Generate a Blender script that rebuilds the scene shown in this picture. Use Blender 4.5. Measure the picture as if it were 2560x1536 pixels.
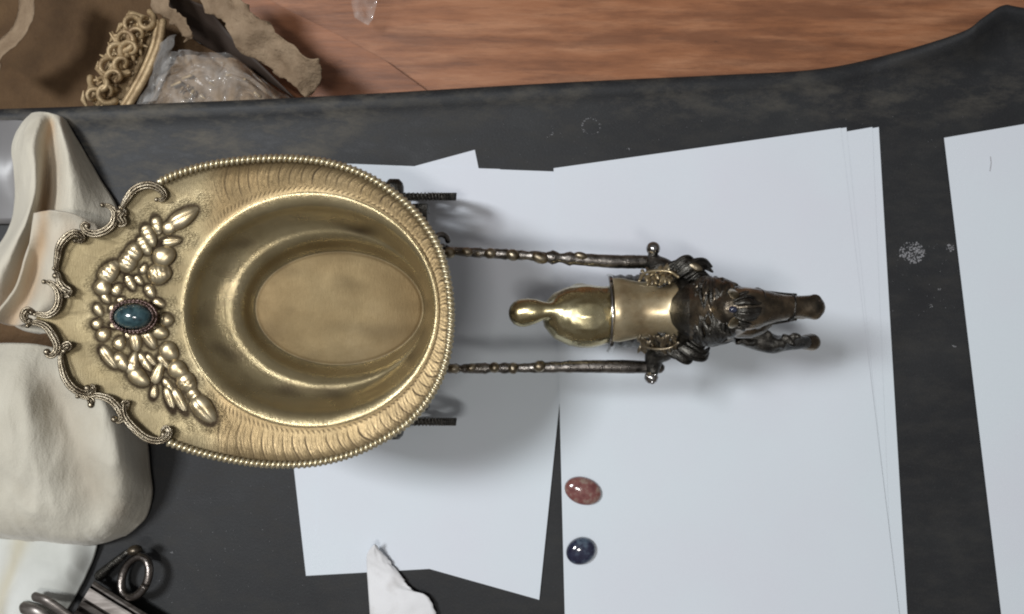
import bpy, bmesh, math, random
import numpy as np
from mathutils import Vector, Matrix, noise
random.seed(7); rng = np.random.default_rng(7)
for o in list(bpy.data.objects): bpy.data.objects.remove(o)
S = bpy.context.scene; C = S.collection
R = math.radians
# ------------------------------------------------------------------ camera, world, lamps, exposure
H = 0.56; F = 2130.0                     # camera height above the bench (m), focal length in photo pixels (2560 wide)
cam = bpy.data.cameras.new('camera'); co = bpy.data.objects.new('camera', cam); C.objects.link(co)
co.location = (0, 0, H); cam.sensor_width = 36; cam.lens = F/2560*36; cam.clip_start = .01; cam.clip_end = 20
S.camera = co
S.cycles.filter_width = 2.1
S.view_settings.view_transform = 'Standard'; S.view_settings.look = 'None'; S.view_settings.exposure = 0; S.view_settings.gamma = 1
w = bpy.data.worlds.new("World"); S.world = w; w.use_nodes = True
nt = w.node_tree; nt.nodes.clear()
wo = nt.nodes.new('ShaderNodeOutputWorld'); wb = nt.nodes.new('ShaderNodeBackground')
tc = nt.nodes.new('ShaderNodeTexCoord'); sp = nt.nodes.new('ShaderNodeSeparateXYZ'); cr = nt.nodes.new('ShaderNodeValToRGB')
nt.links.new(tc.outputs['Generated'], sp.inputs[0]); nt.links.new(sp.outputs[2], cr.inputs[0])
e = cr.color_ramp.elements                     # a dim workroom: walls warmer, ceiling grey-white
e[0].position = 0; e[0].color = (.20, .17, .14, 1); e[1].position = 1; e[1].color = (.36, .36, .37, 1)
m_ = cr.color_ramp.elements.new(.45); m_.color = (.16, .145, .13, 1)
m_ = cr.color_ramp.elements.new(.75); m_.color = (.34, .335, .34, 1)
nt.links.new(cr.outputs[0], wb.inputs[0]); wb.inputs[1].default_value = .66
nt.links.new(wb.outputs[0], wo.inputs[0])
def lamp(name, loc, target, sx, sy, power, col):
    l = bpy.data.lights.new(name, 'AREA'); l.shape = 'RECTANGLE'; l.size = sx; l.size_y = sy; l.energy = power; l.color = col
    o = bpy.data.objects.new(name, l); C.objects.link(o); o.location = loc
    o.rotation_euler = (Vector(target)-Vector(loc)).to_track_quat('-Z', 'Y').to_euler(); return o
lamp('ceiling_lamp', (-.86, .27, 1.6), (0, 0, 0), .26, .34, 23.6, (.95, .975, 1.0))
lamp('ceiling_lamp', (-.13, -.22, 1.75), (0, 0, 0), .32, .09, 6.0, (1.0, .97, .93))

# ------------------------------------------------------------------ helpers
def W(px, py, z=0.0):
    k = (H-z)/F
    return Vector(((px-1280)*k, -(py-768)*k, z))
def pr(r, z): return r*(H-z)/F
def tag(o, label=None, cat=None, group=None, kind=None):
    for k, v in (('label', label), ('category', cat), ('group', group), ('kind', kind)):
        if v: o[k] = v
    return o
def thing(name, loc, label, cat, group=None):
    o = bpy.data.objects.new(name, None); C.objects.link(o); o.location = loc; o.empty_display_size = .02
    return tag(o, label, cat, group)
def link(name, me, mat, parent=None, smooth=True, loc=None):
    o = bpy.data.objects.new(name, me); C.objects.link(o)
    if mat and not me.materials: me.materials.append(mat)
    if smooth: me.polygons.foreach_set('use_smooth', [True]*len(me.polygons))
    if parent:
        o.parent = parent
        if parent.type == 'EMPTY': o.location = -parent.location
    if loc is not None: o.location = Vector(o.location)+Vector(loc)
    return o
class MB:
    def __init__(s): s.v = []; s.f = []
    def add(s, v, f):
        n = len(s.v); s.v += [tuple(x) for x in v]; s.f += [tuple(i+n for i in q) for q in f]; return s
    def mesh(s, name='m'):
        me = bpy.data.meshes.new(name); me.from_pydata(s.v, [], s.f); me.update(); return me
    def build(s, name, mat, parent=None, smooth=True, loc=None): return link(name, s.mesh(name), mat, parent, smooth, loc)
def cat(P, n):
    """Catmull-Rom resample of rows P (k x d) to n samples"""
    P = np.asarray(P, float); k = len(P)
    if k == 2: t = np.linspace(0, 1, n)[:, None]; return P[0]*(1-t)+P[1]*t
    E = np.vstack([2*P[0]-P[1], P, 2*P[-1]-P[-2]])
    out = []
    for t in np.linspace(0, k-1, n):
        i = min(int(t), k-2); u = t-i; a, b, c, d = E[i:i+4]
        out.append(.5*(2*b+(c-a)*u+(2*a-5*b+4*c-d)*u*u+(3*b-a-3*c+d)*u**3))
    return np.array(out)
def tube(mb, pts, rad, seg=10, flat=1.0, up=Vector((0, 0, 1)), dome=True):
    pts = [Vector(p) for p in pts]; n = len(pts)
    if not hasattr(rad, '__len__'): rad = [rad]*n
    V = []; Fc = []
    rings = []
    for i in range(n):
        t = (pts[min(i+1, n-1)]-pts[max(i-1, 0)])
        if t.length < 1e-9: t = Vector((1, 0, 0))
        t.normalize()
        a = up.cross(t)
        if a.length < 1e-3: a = Vector((1, 0, 0)).cross(t)
        a.normalize(); b = t.cross(a)
        rings.append((pts[i], a, b, rad[i], t))
    L = []
    if dome:
        p, a, b, r, t = rings[0]
        L += [(p-t*r*.8, a, b, r*.5), (p-t*r*.4, a, b, r*.88)]
    L += [(p, a, b, r) for p, a, b, r, t in rings]
    if dome:
        p, a, b, r, t = rings[-1]
        L += [(p+t*r*.4, a, b, r*.88), (p+t*r*.8, a, b, r*.5)]
    for p, a, b, r in L:
        for j in range(seg):
            th = 2*math.pi*j/seg
            V.append(p+a*r*math.cos(th)+b*r*flat*math.sin(th))
    m = len(L)
    for i in range(m-1):
        for j in range(seg):
            j2 = (j+1) % seg; Fc.append((i*seg+j, i*seg+j2, (i+1)*seg+j2, (i+1)*seg+j))
    Fc.append(tuple(reversed(range(seg)))); Fc.append(tuple((m-1)*seg+j for j in range(seg)))
    mb.add(V, Fc)
def ball(mb, c, rx, ry=None, rz=None, ang=0, nu=14, nv=10):
    ry = ry or rx; rz = rz or rx; c = Vector(c); V = [c+Vector((0, 0, rz))]; Fc = []
    ca, sa = math.cos(ang), math.sin(ang)
    for i in range(1, nv):
        ph = math.pi*i/nv
        for j in range(nu):
            th = 2*math.pi*j/nu; x = rx*math.sin(ph)*math.cos(th); y = ry*math.sin(ph)*math.sin(th)
            V.append(c+Vector((x*ca-y*sa, x*sa+y*ca, rz*math.cos(ph))))
    V.append(c-Vector((0, 0, rz))); n = len(V)-1
    for j in range(nu):
        j2 = (j+1) % nu; Fc.append((0, 1+j, 1+j2)); Fc.append((n, n-nu+j2, n-nu+j))
        for i in range(nv-2): Fc.append((1+i*nu+j, 1+(i+1)*nu+j, 1+(i+1)*nu+j2, 1+i*nu+j2))
    mb.add(V, Fc)
def grid(V, nu, nv, close=False):
    Fc = []
    for i in range(nu-1):
        for j in range(nv if close else nv-1):
            j2 = (j+1) % nv; Fc.append((i*nv+j, (i+1)*nv+j, (i+1)*nv+j2, i*nv+j2))
    return Fc
def patch(curves, nu, nv, wob=0, wf=40, linear=False, seed=0):
    """curves: rows of (px,py,z); returns (nu*nv verts)"""
    A = [cat(c, nv) for c in curves]
    A = np.array(A)                                  # k, nv, 3
    k = A.shape[0]
    if linear:
        out = np.zeros((nu, nv, 3))
        for i, t in enumerate(np.linspace(0, k-1, nu)):
            a = min(int(t), k-2); out[i] = A[a]*(1-(t-a))+A[a+1]*(t-a)
    else: out = cat(A.reshape(k, -1), nu).reshape(nu, nv, 3)
    V = []
    for i in range(nu):
        for j in range(nv):
            p = W(*out[i, j])
            if wob: p.z += wob*(noise.noise(p*wf+Vector((seed*7.3, 0, 0)))-.8*abs(noise.noise(Vector((p.x*1.6, p.y*.7, seed))*wf*2.2)))
            V.append(p)
    return V
def prism(mb, poly, z0, z1):
    n = len(poly); a = [Vector((p[0], p[1], z0)) for p in poly]; b = [Vector((p[0], p[1], z1)) for p in poly]
    area = sum(poly[i][0]*poly[(i+1) % n][1]-poly[(i+1) % n][0]*poly[i][1] for i in range(n))
    f = [tuple(range(n, 2*n)), tuple(reversed(range(n)))]+[(i, (i+1) % n, n+(i+1) % n, n+i) for i in range(n)]
    if area < 0: f = [tuple(reversed(q)) for q in f]
    mb.add(a+b, f)
def box(mb, c, sx, sy, sz, ang=0):
    ca, sa = math.cos(ang), math.sin(ang)
    q = [(-sx, -sy), (sx, -sy), (sx, sy), (-sx, sy)]
    prism(mb, [(c[0]+x*ca-y*sa, c[1]+x*sa+y*ca) for x, y in q], c[2]-sz, c[2]+sz)
def solid(o, t, off=-1):
    m = o.modifiers.new('solid', 'SOLIDIFY'); m.thickness = t; m.offset = off; return o

# ------------------------------------------------------------------ materials
class N:
    def __init__(s, name):
        s.m = bpy.data.materials.new(name); s.m.use_nodes = True; s.t = s.m.node_tree; s.b = s.t.nodes['Principled BSDF']
        s.co = s.t.nodes.new('ShaderNodeTexCoord').outputs['Object']
    def n(s, ty, **k):
        x = s.t.nodes.new(ty)
        for a, v in k.items(): setattr(x, a, v)
        return x
    def l(s, a, b): s.t.links.new(a, b)
    def mp(s, scale=(1, 1, 1), rot=(0, 0, 0)):
        x = s.n('ShaderNodeMapping'); x.inputs['Scale'].default_value = scale; x.inputs['Rotation'].default_value = rot; s.l(s.co, x.inputs[0]); return x.outputs[0]
    def noise(s, sc, det=5, vec=None, rough=.55):
        x = s.n('ShaderNodeTexNoise'); x.inputs['Scale'].default_value = sc; x.inputs['Detail'].default_value = det; x.inputs['Roughness'].default_value = rough
        s.l(vec or s.co, x.inputs['Vector']); return x.outputs[0]
    def vor(s, sc, vec=None, feat='F1'):
        x = s.n('ShaderNodeTexVoronoi', feature=feat); x.inputs['Scale'].default_value = sc; s.l(vec or s.co, x.inputs['Vector']); return x.outputs['Distance']
    def ramp(s, fac, stops):
        x = s.n('ShaderNodeValToRGB'); s.l(fac, x.inputs[0]); e = x.color_ramp.elements
        while len(e) < len(stops): e.new(.5)
        for q, (p, c) in zip(e, stops):
            q.position = p; q.color = (c, c, c, 1) if not hasattr(c, '__len__') else (*c, 1)
        return x.outputs[0]
    def mix(s, fac, a, b, mode='MIX'):
        x = s.n('ShaderNodeMix', data_type='RGBA', blend_type=mode)
        for i, v in ((0, fac), (6, a), (7, b)):
            if hasattr(v, 'links'): s.l(v, x.inputs[i])
            else: x.inputs[i].default_value = v if i == 0 else (*v, 1)
        return x.outputs[2]
    def attr(s, name): return s.n('ShaderNodeAttribute', attribute_name=name).outputs['Fac']
    def mul(s, a, b, op='MULTIPLY'):
        x = s.n('ShaderNodeMath', operation=op)
        for i, v in ((0, a), (1, b)):
            if hasattr(v, 'links'): s.l(v, x.inputs[i])
            else: x.inputs[i].default_value = v
        return x.outputs[0]
    def bump(s, h, dist, st=1.0):
        x = s.n('ShaderNodeBump'); x.inputs['Distance'].default_value = dist; x.inputs['Strength'].default_value = st; s.l(h, x.inputs['Height'])
        if s.b.inputs['Normal'].links: s.l(s.b.inputs['Normal'].links[0].from_socket, x.inputs['Normal'])
        s.l(x.outputs[0], s.b.inputs['Normal']); return s
    def set(s, **k):
        for a, v in k.items():
            i = s.b.inputs[{'col': 'Base Color', 'met': 'Metallic', 'rough': 'Roughness', 'spec': 'Specular IOR Level', 'trans': 'Transmission Weight', 'ior': 'IOR', 'coat': 'Coat Weight', 'crough': 'Coat Roughness', 'alpha': 'Alpha', 'sheen': 'Sheen Weight', 'sss': 'Subsurface Weight'}[a]]
            if hasattr(v, 'links'): s.l(v, i)
            else: i.default_value = (*v, 1) if a == 'col' else v
        return s
def metal(name, hi, mid, lo, r0=.25, r1=.45, sc=60, bsc=None, bd=.0002, brushed=None, patina_shade=False, mt=1.0, horse=False):
    k = N(name); f = k.noise(sc, 6); c = k.ramp(f, [(.28, lo), (.5, mid), (.72, hi)])
    f2 = k.noise(sc*9, 4); c = k.mix(k.ramp(f2, [(.45, 0.), (.75, .35)]), c, lo)
    rr = k.ramp(k.noise(sc*2.3, 5), [(.3, r0), (.7, r1)])
    k.set(met=mt)
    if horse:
        hp = k.mul(k.attr('patina_shade'), k.ramp(k.noise(120, 5), [(.3, .75), (.6, 1.)])); c = k.mix(hp, c, (.05, .038, .022)); k.set(col=c)  # lower-side shade mixed into the horse's brass colour
    if patina_shade:
        p = k.attr('patina_shade'); c = k.mix(k.mul(k.attr('warm'), .8), c, (.185, .115, .045)); c = k.mix(p, c, (.04, .025, .013)); rr = k.mul(k.mul(rr, k.mul(p, .25), 'ADD'), k.mul(k.attr('matte'), .30), 'ADD')
        st = k.attr('stipple')
        h = k.vor(750, k.mp((1, 2.2, 1), (0, 0, .5))); hh = k.mul(h, st); k.bump(hh, .00028)
        c = k.mix(k.mul(st, k.ramp(h, [(.0, .4), (.35, .0)])), c, lo)
    k.set(col=c, met=mt, rough=rr)
    if brushed: k.bump(k.noise(300, 5, k.mp(brushed)), .00014, 1)
    if bsc: k.bump(k.noise(bsc, 5), bd)
    return k.m
M = {}
M['dish'] = metal('tarnished_brass', (.375, .31, .185), (.325, .262, .145), (.26, .20, .105), .18, .27, 26, 420, .00008, (9, 1, 1), True, mt=.74)
M['bead'] = metal('rubbed_brass', (.80, .74, .56), (.66, .58, .40), (.28, .22, .12), .25, .4, 90, mt=.8)
M['relief'] = metal('relief_brass', (.56, .49, .34), (.46, .38, .24), (.26, .19, .10), .26, .38, 120, mt=.8)
M['scroll'] = metal('antique_silvered_brass', (.50, .44, .34), (.33, .28, .20), (.10, .075, .05), .25, .45, 180, 900, .0002)
M['collar'] = metal('dull_purple_brass', (.30, .22, .2), (.17, .115, .10), (.05, .035, .03), .3, .5, 200, 900, .0003)
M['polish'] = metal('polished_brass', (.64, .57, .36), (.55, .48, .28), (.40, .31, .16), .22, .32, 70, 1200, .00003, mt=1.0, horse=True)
M['saddle'] = metal('satin_brass', (.64, .55, .37), (.56, .46, .29), (.38, .28, .16), .26, .38, 90, mt=.8)
M['dark'] = metal('blackened_bronze', (.20, .19, .17), (.09, .085, .075), (.03, .03, .03), .26, .5, 160, 900, .0006)
M['shaft'] = metal('worn_steel', (.42, .39, .35), (.22, .2, .18), (.05, .045, .04), .2, .42, 150, 1000, .0003)
M['brown'] = metal('brown_bronze', (.37, .29, .20), (.155, .125, .09), (.042, .04, .036), .22, .38, 100, 500, .0003, mt=.9)
M['ball'] = metal('grey_steel', (.5, .49, .48), (.4, .39, .38), (.25, .24, .23), .1, .2, 100)
M['gilt'] = metal('old_gilding', (.58, .44, .26), (.44, .32, .175), (.17, .10, .05), .4, .6, 90, 900, .0004, mt=.35)
def stone(name, a, b, c, sc, pos=(.35, .5, .65)):
    k = N(name); f = k.noise(sc, 6, rough=.6); k.set(col=k.ramp(f, list(zip(pos, (a, b, c)))), rough=.14, coat=.6, crough=.05, spec=.6); return k.m
M['teal'] = stone('teal_stone', (.010, .026, .032), (.028, .066, .078), (.07, .12, .125), 260)
M['red'] = stone('red_stone', (.13, .04, .038), (.20, .075, .066), (.27, .19, .155), 190)
M['navy'] = stone('navy_stone', (.008, .008, .026), (.02, .024, .05), (.08, .11, .15), 130)
k = N('white_paper'); f = k.noise(5, 4); k.set(col=k.mix(k.ramp(k.noise(1300, 3), [(.3, 0.), (.8, .16)]), k.ramp(f, [(.36, (.665, .685, .745)), (.62, (.665, .725, .77))]), (.55, .57, .62)), rough=.55, spec=.25)
M['paper'] = k.m
k = N('paper_grubby'); sm = k.ramp(k.noise(60, 5), [(.52, 0.), (.75, .5)]); k.set(col=k.mix(sm, (.74, .74, .75), (.45, .42, .40)), rough=.6, spec=.2); M['paper2'] = k.m
k = N('black_mat'); f = k.noise(12, 8, rough=.65); f2 = k.noise(34, 8, k.mp((1, 2.4, 1), (0, 0, .6)), .7)
c = k.ramp(f, [(.3, (.0125, .013, .0145)), (.55, (.0185, .0195, .021)), (.8, (.03, .031, .031))])
c = k.mix(k.mul(k.ramp(f2, [(.46, .0), (.66, .9)]), k.attr('dust_sheen')), c, (.095, .085, .068))
c = k.mix(k.ramp(k.noise(900, 3), [(.55, 0.), (.8, .3)]), c, (.07, .07, .08))
c = k.mix(k.ramp(k.vor(90), [(0., .5), (.03, 0.)]), c, (.2, .2, .2))
k.set(col=c, rough=k.ramp(f2, [(.3, .5), (.7, .68)]), spec=.34); k.bump(k.noise(700, 4), .0002, .5); M['mat'] = k.m
def woodmat(name, a, b, c2, dk, ang):
    k = N(name); v = k.mp((4.5, 30, 5), (0, 0, ang)); f = k.noise(3.0, 9, v, .62); g = k.noise(9, 10, k.mp((2.2, 24, 8), (0, 0, ang)), .78)
    big = k.noise(4, 8, k.mp((1.6, 11, 1), (0, 0, ang)), .7)
    c = k.ramp(f, [(.25, a), (.48, b), (.7, c2)]); c = k.mix(k.ramp(big, [(.47, 0.), (.6, .5)]), c, dk)
    c = k.mix(k.ramp(g, [(.50, 0.), (.72, .55)]), c, dk)
    sp_ = k.ramp(k.vor(22, k.mp((1, 2.5, 1), (0, 0, ang))), [(0., .8), (.06, 0.)]); c = k.mix(sp_, c, (.05, .03, .02))
    k.set(col=c, rough=.42, spec=.4); k.bump(g, .0004, .5); return k.m
M['wood'] = woodmat('reddish_wood', (.215, .085, .038), (.335, .14, .064), (.44, .21, .108), (.115, .047, .026), .06)
M['wood2'] = woodmat('orange_wood', (.22, .085, .036), (.31, .12, .05), (.38, .165, .08), (.12, .048, .026), .5)
def card(name, a, b, sc=30):
    k = N(name); f = k.noise(sc, 7, rough=.65); c = k.ramp(f, [(.3, a), (.7, b)]); c = k.mix(k.ramp(k.noise(900, 3, k.mp((1, .15, 1))), [(.4, 0.), (.8, .25)]), c, a)
    k.set(col=c, rough=.75, spec=.2); k.bump(k.noise(45, 6, rough=.65), .006, .7); return k.m
M['card'] = card('brown_cardboard', (.075, .042, .020), (.13, .076, .036)); M['kraft'] = card('torn_kraft_paper', (.19, .13, .08), (.34, .25, .165), 60)
k = N('cream_cloth'); base = k.ramp(k.noise(16, 5), [(.3, (.54, .50, .405)), (.7, (.66, .62, .52))])
c = k.mix(k.attr('fold_tint'), base, (.44, .27, .13)); c = k.mix(k.ramp(k.noise(26, 5), [(.58, 0.), (.85, .3)]), c, (.36, .30, .2))  # orange tone mixed in along the fold valleys
k.set(col=c, rough=.8, spec=.15, sheen=.25); k.bump(k.noise(1100, 3), .0003, .8); k.bump(k.noise(38, 5, k.mp((1, .35, 1), (0, 0, .3)), .6), .0035, .8); M['cloth'] = k.m
k = N('greyish_cloth'); base = k.ramp(k.noise(16, 5), [(.3, (.49, .455, .37)), (.7, (.60, .57, .48))])
c = k.mix(k.attr('fold_tint'), base, (.30, .24, .17)); c = k.mix(k.ramp(k.noise(26, 5), [(.58, 0.), (.85, .3)]), c, (.36, .30, .2))
k.set(col=c, rough=.8, spec=.15, sheen=.25); k.bump(k.noise(1100, 3), .0003, .8); k.bump(k.noise(38, 5, k.mp((1, .35, 1), (0, 0, .3)), .6), .0035, .8); M['pad'] = k.m
k = N('white_cloth'); c = k.ramp(k.noise(16, 5), [(.3, (.52, .53, .49)), (.7, (.66, .67, .64))]); c = k.mix(k.attr('fold_tint'), c, (.45, .38, .22))
k.set(col=c, rough=.7, spec=.2); k.bump(k.noise(1300, 3), .00015, .5); M['cloth2'] = k.m
k = N('clear_plastic'); f = k.noise(40, 5, rough=.6); k.set(col=(.75, .73, .70), rough=.12, trans=.0, alpha=k.ramp(f, [(.35, .06), (.7, .30)]), spec=.8, coat=1.0, crough=.04); k.bump(k.noise(55, 3, rough=.5), .006, .7); M['plastic'] = k.m
k = N('dark_steel'); k.set(col=k.ramp(k.noise(60, 6), [(.3, (.10, .085, .075)), (.7, (.30, .27, .25))]), met=1., rough=.3); k.bump(k.noise(500, 4), .0003); M['steel'] = k.m
k = N('brown_ridged_metal'); k.set(col=k.ramp(k.noise(60, 6, k.mp((1, 5, 1), (0, 0, .65))), [(.3, (.08, .067, .058)), (.7, (.27, .245, .225))]), met=.7, rough=.4); M['bar'] = k.m
k = N('grey_film'); k.set(col=(.15, .145, .145), rough=.35, spec=.5); k.bump(k.noise(12, 2), .001); M['film'] = k.m
k = N('white_powder'); k.set(col=(.24, .24, .25), rough=.9); M['powder'] = k.m
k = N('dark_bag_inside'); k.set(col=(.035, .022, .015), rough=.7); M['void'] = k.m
k = N('pencil_mark'); k.set(col=(.35, .33, .34), rough=.7); M['mark'] = k.m
def setattr_v(me, name, vals):
    a = me.attributes.new(name, 'FLOAT', 'POINT'); a.data.foreach_set('value', np.asarray(vals, np.float32))

# ------------------------------------------------------------------ setting: bench mat, wooden boards
edge = cat([(-700, 296), (-200, 280), (0, 273), (240, 265), (770, 243), (1400, 207), (1800, 188), (2045, 173), (2223, 136), (2400, 82), (2457, 45), (2507, 14), (2560, 20), (2800, 60), (3300, 90)], 260)
rows = []
lift = lambda x: .016*min(1, max(0, (x-2180)/260))
for dy, z in ((2, -.035), (1, -.004), (0, .0015), (7, .0038), (22, .0045), (40, .0025), (62, .0004), (110, 0)):
    rows.append([(x, y+dy, z+(lift(x)*(1-dy/110) if z > -.03 else 0)) for x, y in edge])
rows.append([(x, 700, 0) for x, y in edge]); rows.append([(x, 2100, 0) for x, y in edge])
V = []
for r in rows[:-2]: V += [W(*p) for p in r]
nr = len(rows)-2
for t in np.linspace(0, 1, 60)[1:]:
    for (x, y, z), (x2, y2, _) in zip(rows[nr-1], rows[-1]): V.append(W(x, y*(1-t)+y2*t, 0))
nr += 59; ncol = len(edge)
mb = MB(); mb.add(V, [tuple(reversed(q)) for q in grid(V, nr, ncol)])
top = mb.build('bench_top', M['mat']); tag(top, kind='structure')
dust_sheen = []
for v in V:
    px = 1280+v[0]*F/H; py = 768-v[1]*F/H
    d = max(0, 1-((px-430)/560)**2)*max(0, 1-((py-350)/260)**2)*1.3+.14+.5*max(0, 1-abs(py-240)/90)  # upper-left sheen painted in together with the dusty smears
    dust_sheen.append(min(1, d))
setattr_v(top.data, 'dust_sheen', dust_sheen)
mb = MB(); z = -.11
P = [W(900, -900, z), W(3600, -900, z), W(3600, 900, z), W(1160, 900, z), W(1130, 262, z), W(560, -40, z), W(200, -300, z)]
prism(mb, [(p.x, p.y) for p in P], z-.02, z); o = mb.build('floor', M['wood'], smooth=False); tag(o, kind='structure')
mb = MB(); z = -.098
P = [W(-900, -900, z), W(500, -900, z), W(560, -60, z), W(700, 15, z), W(840, 85, z), W(960, 150, z), W(1085, 240, z), W(1150, 300, z), W(1150, 900, z), W(-900, 900, z)]
prism(mb, [(p.x, p.y) for p in P], -.128, z); o = mb.build('floor_board', M['wood2'], smooth=False); tag(o, kind='structure')
# powder and crumbs stuck to the mat
mb = MB()
def crumbs(cx, cy, r, n, smax, ring=False, arc=(0, 6.28)):
    for _ in range(n):
        a = random.uniform(*arc); d = r*(random.uniform(.85, 1.05) if ring else math.sqrt(random.random()))
        s = pr(random.uniform(.6, smax), 0); p = W(cx+d*math.cos(a), cy+d*math.sin(a)*.85, s*.3)
        ball(mb, p, s, s*random.uniform(.5, 1), s*.5, random.random()*3, 5, 4)
crumbs(2280, 632, 32, 210, 3.4); crumbs(2376, 620, 11, 26, 3); crumbs(2326, 766, 5, 9, 2.4); crumbs(2349, 723, 4, 7, 2); crumbs(2386, 865, 5, 7, 2)
crumbs(1478, 316, 24, 46, 1.8, True); crumbs(1365, 327, 20, 12, 1.6, True, (-1, 1.6)); crumbs(1570, 372, 5, 5, 2); crumbs(430, 1385, 6, 6, 2.2)
crumbs(2300, 700, 120, 40, 1.1)
for _ in range(60): crumbs(random.uniform(400, 760), random.uniform(1200, 1530), 4, 1, 1.3)
for _ in range(120): crumbs(random.uniform(200, 2500), random.uniform(260, 420), 4, 1, 1.0)
o = mb.build('powder_crumbs', M['powder']); tag(o, kind='stuff'); tag(o, 'white powder crumbs and specks scattered on the black bench mat', 'crumbs')

# ------------------------------------------------------------------ paper sheets
def sheet(c, z, label, group='white paper sheets under the ornament', mat='paper', wave=.0007, seed=0, curl=None):
    n = 36; V = []
    for i in range(n):
        for j in range(n):
            u, v = i/(n-1), j/(n-1)
            x = (c[0][0]*(1-u)+c[1][0]*u)*(1-v)+(c[3][0]*(1-u)+c[2][0]*u)*v
            y = (c[0][1]*(1-u)+c[1][1]*u)*(1-v)+(c[3][1]*(1-u)+c[2][1]*u)*v
            zz = z+(wave*max(0, noise.noise(Vector((x*.003, y*.003, seed)))) if wave else 0)
            if curl: zz += curl(u, v)
            V.append(W(x, y, zz))
    mb = MB(); mb.add(V, grid(V, n, n)); o = mb.build('paper_sheet', M[mat])
    # make the normals point up
    me = o.data
    if me.polygons[0].normal.z < 0: me.flip_normals()
    return tag(o, label, 'paper', group)
sheet([(848, 467), (1187, 375), (1290, 880), (950, 970)], .0006, 'white sheet whose sharp corner pokes out above the others right of the dish', wave=0)
sheet([(648, 404), (1250, 423), (1300, 1410), (765, 1440)], .0010, 'white sheet under the dish with its bottom left corner on the black mat', wave=.0003, seed=3)
sheet([(850, 409), (1458, 432), (1348, 1500), (790, 1343)], .0015, 'slanted white sheet whose bottom right corner points down beside the narrow black gap', wave=.0005, seed=5)
sheet([(1640, 420), (2197, 318), (2279, 1720), (1700, 1720)], .0016, 'lowest white sheet of the right stack with its edge along the black strip', wave=0, seed=8)
sheet([(1600, 420), (2181, 318), (2240, 1720), (1650, 1720)], .00195, 'white sheet second from the bottom of the right stack', wave=0, seed=9)
sheet([(1405, 429), (2116, 319), (2262, 1720), (1429, 1720)], .0023, 'white sheet just beneath the top one in the right stack', wave=0, seed=10)
main = sheet([(1384, 421), (2102, 320), (2268, 1700), (1416, 1700)], .0027, 'top white sheet of the right stack carrying the horse and two loose stones', wave=.0015, seed=11)
sheet([(2360, 345), (3060, 225), (3225, 1560), (2530, 1760)], .001, 'separate white sheet at the right edge beyond the black strip', wave=.0004, seed=12)
mb = MB(); tube(mb, [W(2476, 392, .0016), W(2478, 408, .0016), W(2475, 428, .0016)], .0002, 6); o = mb.build('pencil_tick', M['mark']); tag(o, 'short grey pencil tick on the far right sheet', 'mark')
# torn scrap, curled at its tip
mb = MB()
L = [(935, 1362, .012), (918, 1385, .008), (917, 1420, .004), (921, 1480, .004), (926, 1560, .004), (930, 1640, .004)]
Rr = [(938, 1360, .011), (965, 1392, .005), (992, 1425, .004), (1012, 1452, .004), (1030, 1475, .005), (1060, 1486, .006), (1078, 1505, .006), (1090, 1545, .005), (1100, 1640, .004)]
Lc = cat(L, 60); Rc = cat(Rr, 60); V = []
for i in range(60):
    for j in range(20):
        t = j/19; p = Lc[i]*(1-t)+Rc[i]*t
        jag = (noise.noise(Vector((i*.45, 3, 0)))*7)*(t**4)
        V.append(W(p[0]+jag, p[1], p[2]+.0016*math.sin(t*3.1)+.0006*noise.noise(Vector((i*.2, j*.3, 1)))))
mb.add(V, grid(V, 60, 20)); o = mb.build('torn_paper_scrap', M['paper2'])
o.data.flip_normals() if o.data.polygons[300].normal.z < 0 else None
solid(o, .0002); tag(o, 'torn strip of white paper with ragged edge and curled tip at the bottom edge', 'paper scrap')
# loose cabochons
def cab(px, py, a, b, ang, hgt, mat, label):
    z = .0032; mb = MB(); V = []; nu, nv = 40, 14; c = W(px, py, z)
    for i in range(nv):
        t = i/(nv-1)
        r, zz = (1, 0) if i == 0 else (math.cos((t-.05)*math.pi/2*1.05)**.85 if t < .95 else 0, .12+.88*math.sin(t*math.pi/2))
        for j in range(nu):
            th = 2*math.pi*j/nu; x = pr(a, z)*r*math.cos(th); y = pr(b, z)*r*math.sin(th)
            V.append(Vector((x*math.cos(ang)-y*math.sin(ang), x*math.sin(ang)+y*math.cos(ang), zz*hgt if i else 0)))
    mb.add(V, [tuple(reversed(q)) for q in grid(V, nv, nu, True)]+[tuple(reversed(range(nu)))]); o = mb.build('gemstone', mat); o.location = c
    tag(o, label, 'gemstone', 'loose oval stones on the paper')
cab(1457, 1227, 47, 34, -R(18), .0052, M['red'], 'loose red brown oval cabochon, the upper of two stones on the sheet')
cab(1452, 1377, 38, 33, R(28), .0058, M['navy'], 'loose dark blue oval cabochon, the lower of two stones on the sheet')

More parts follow.
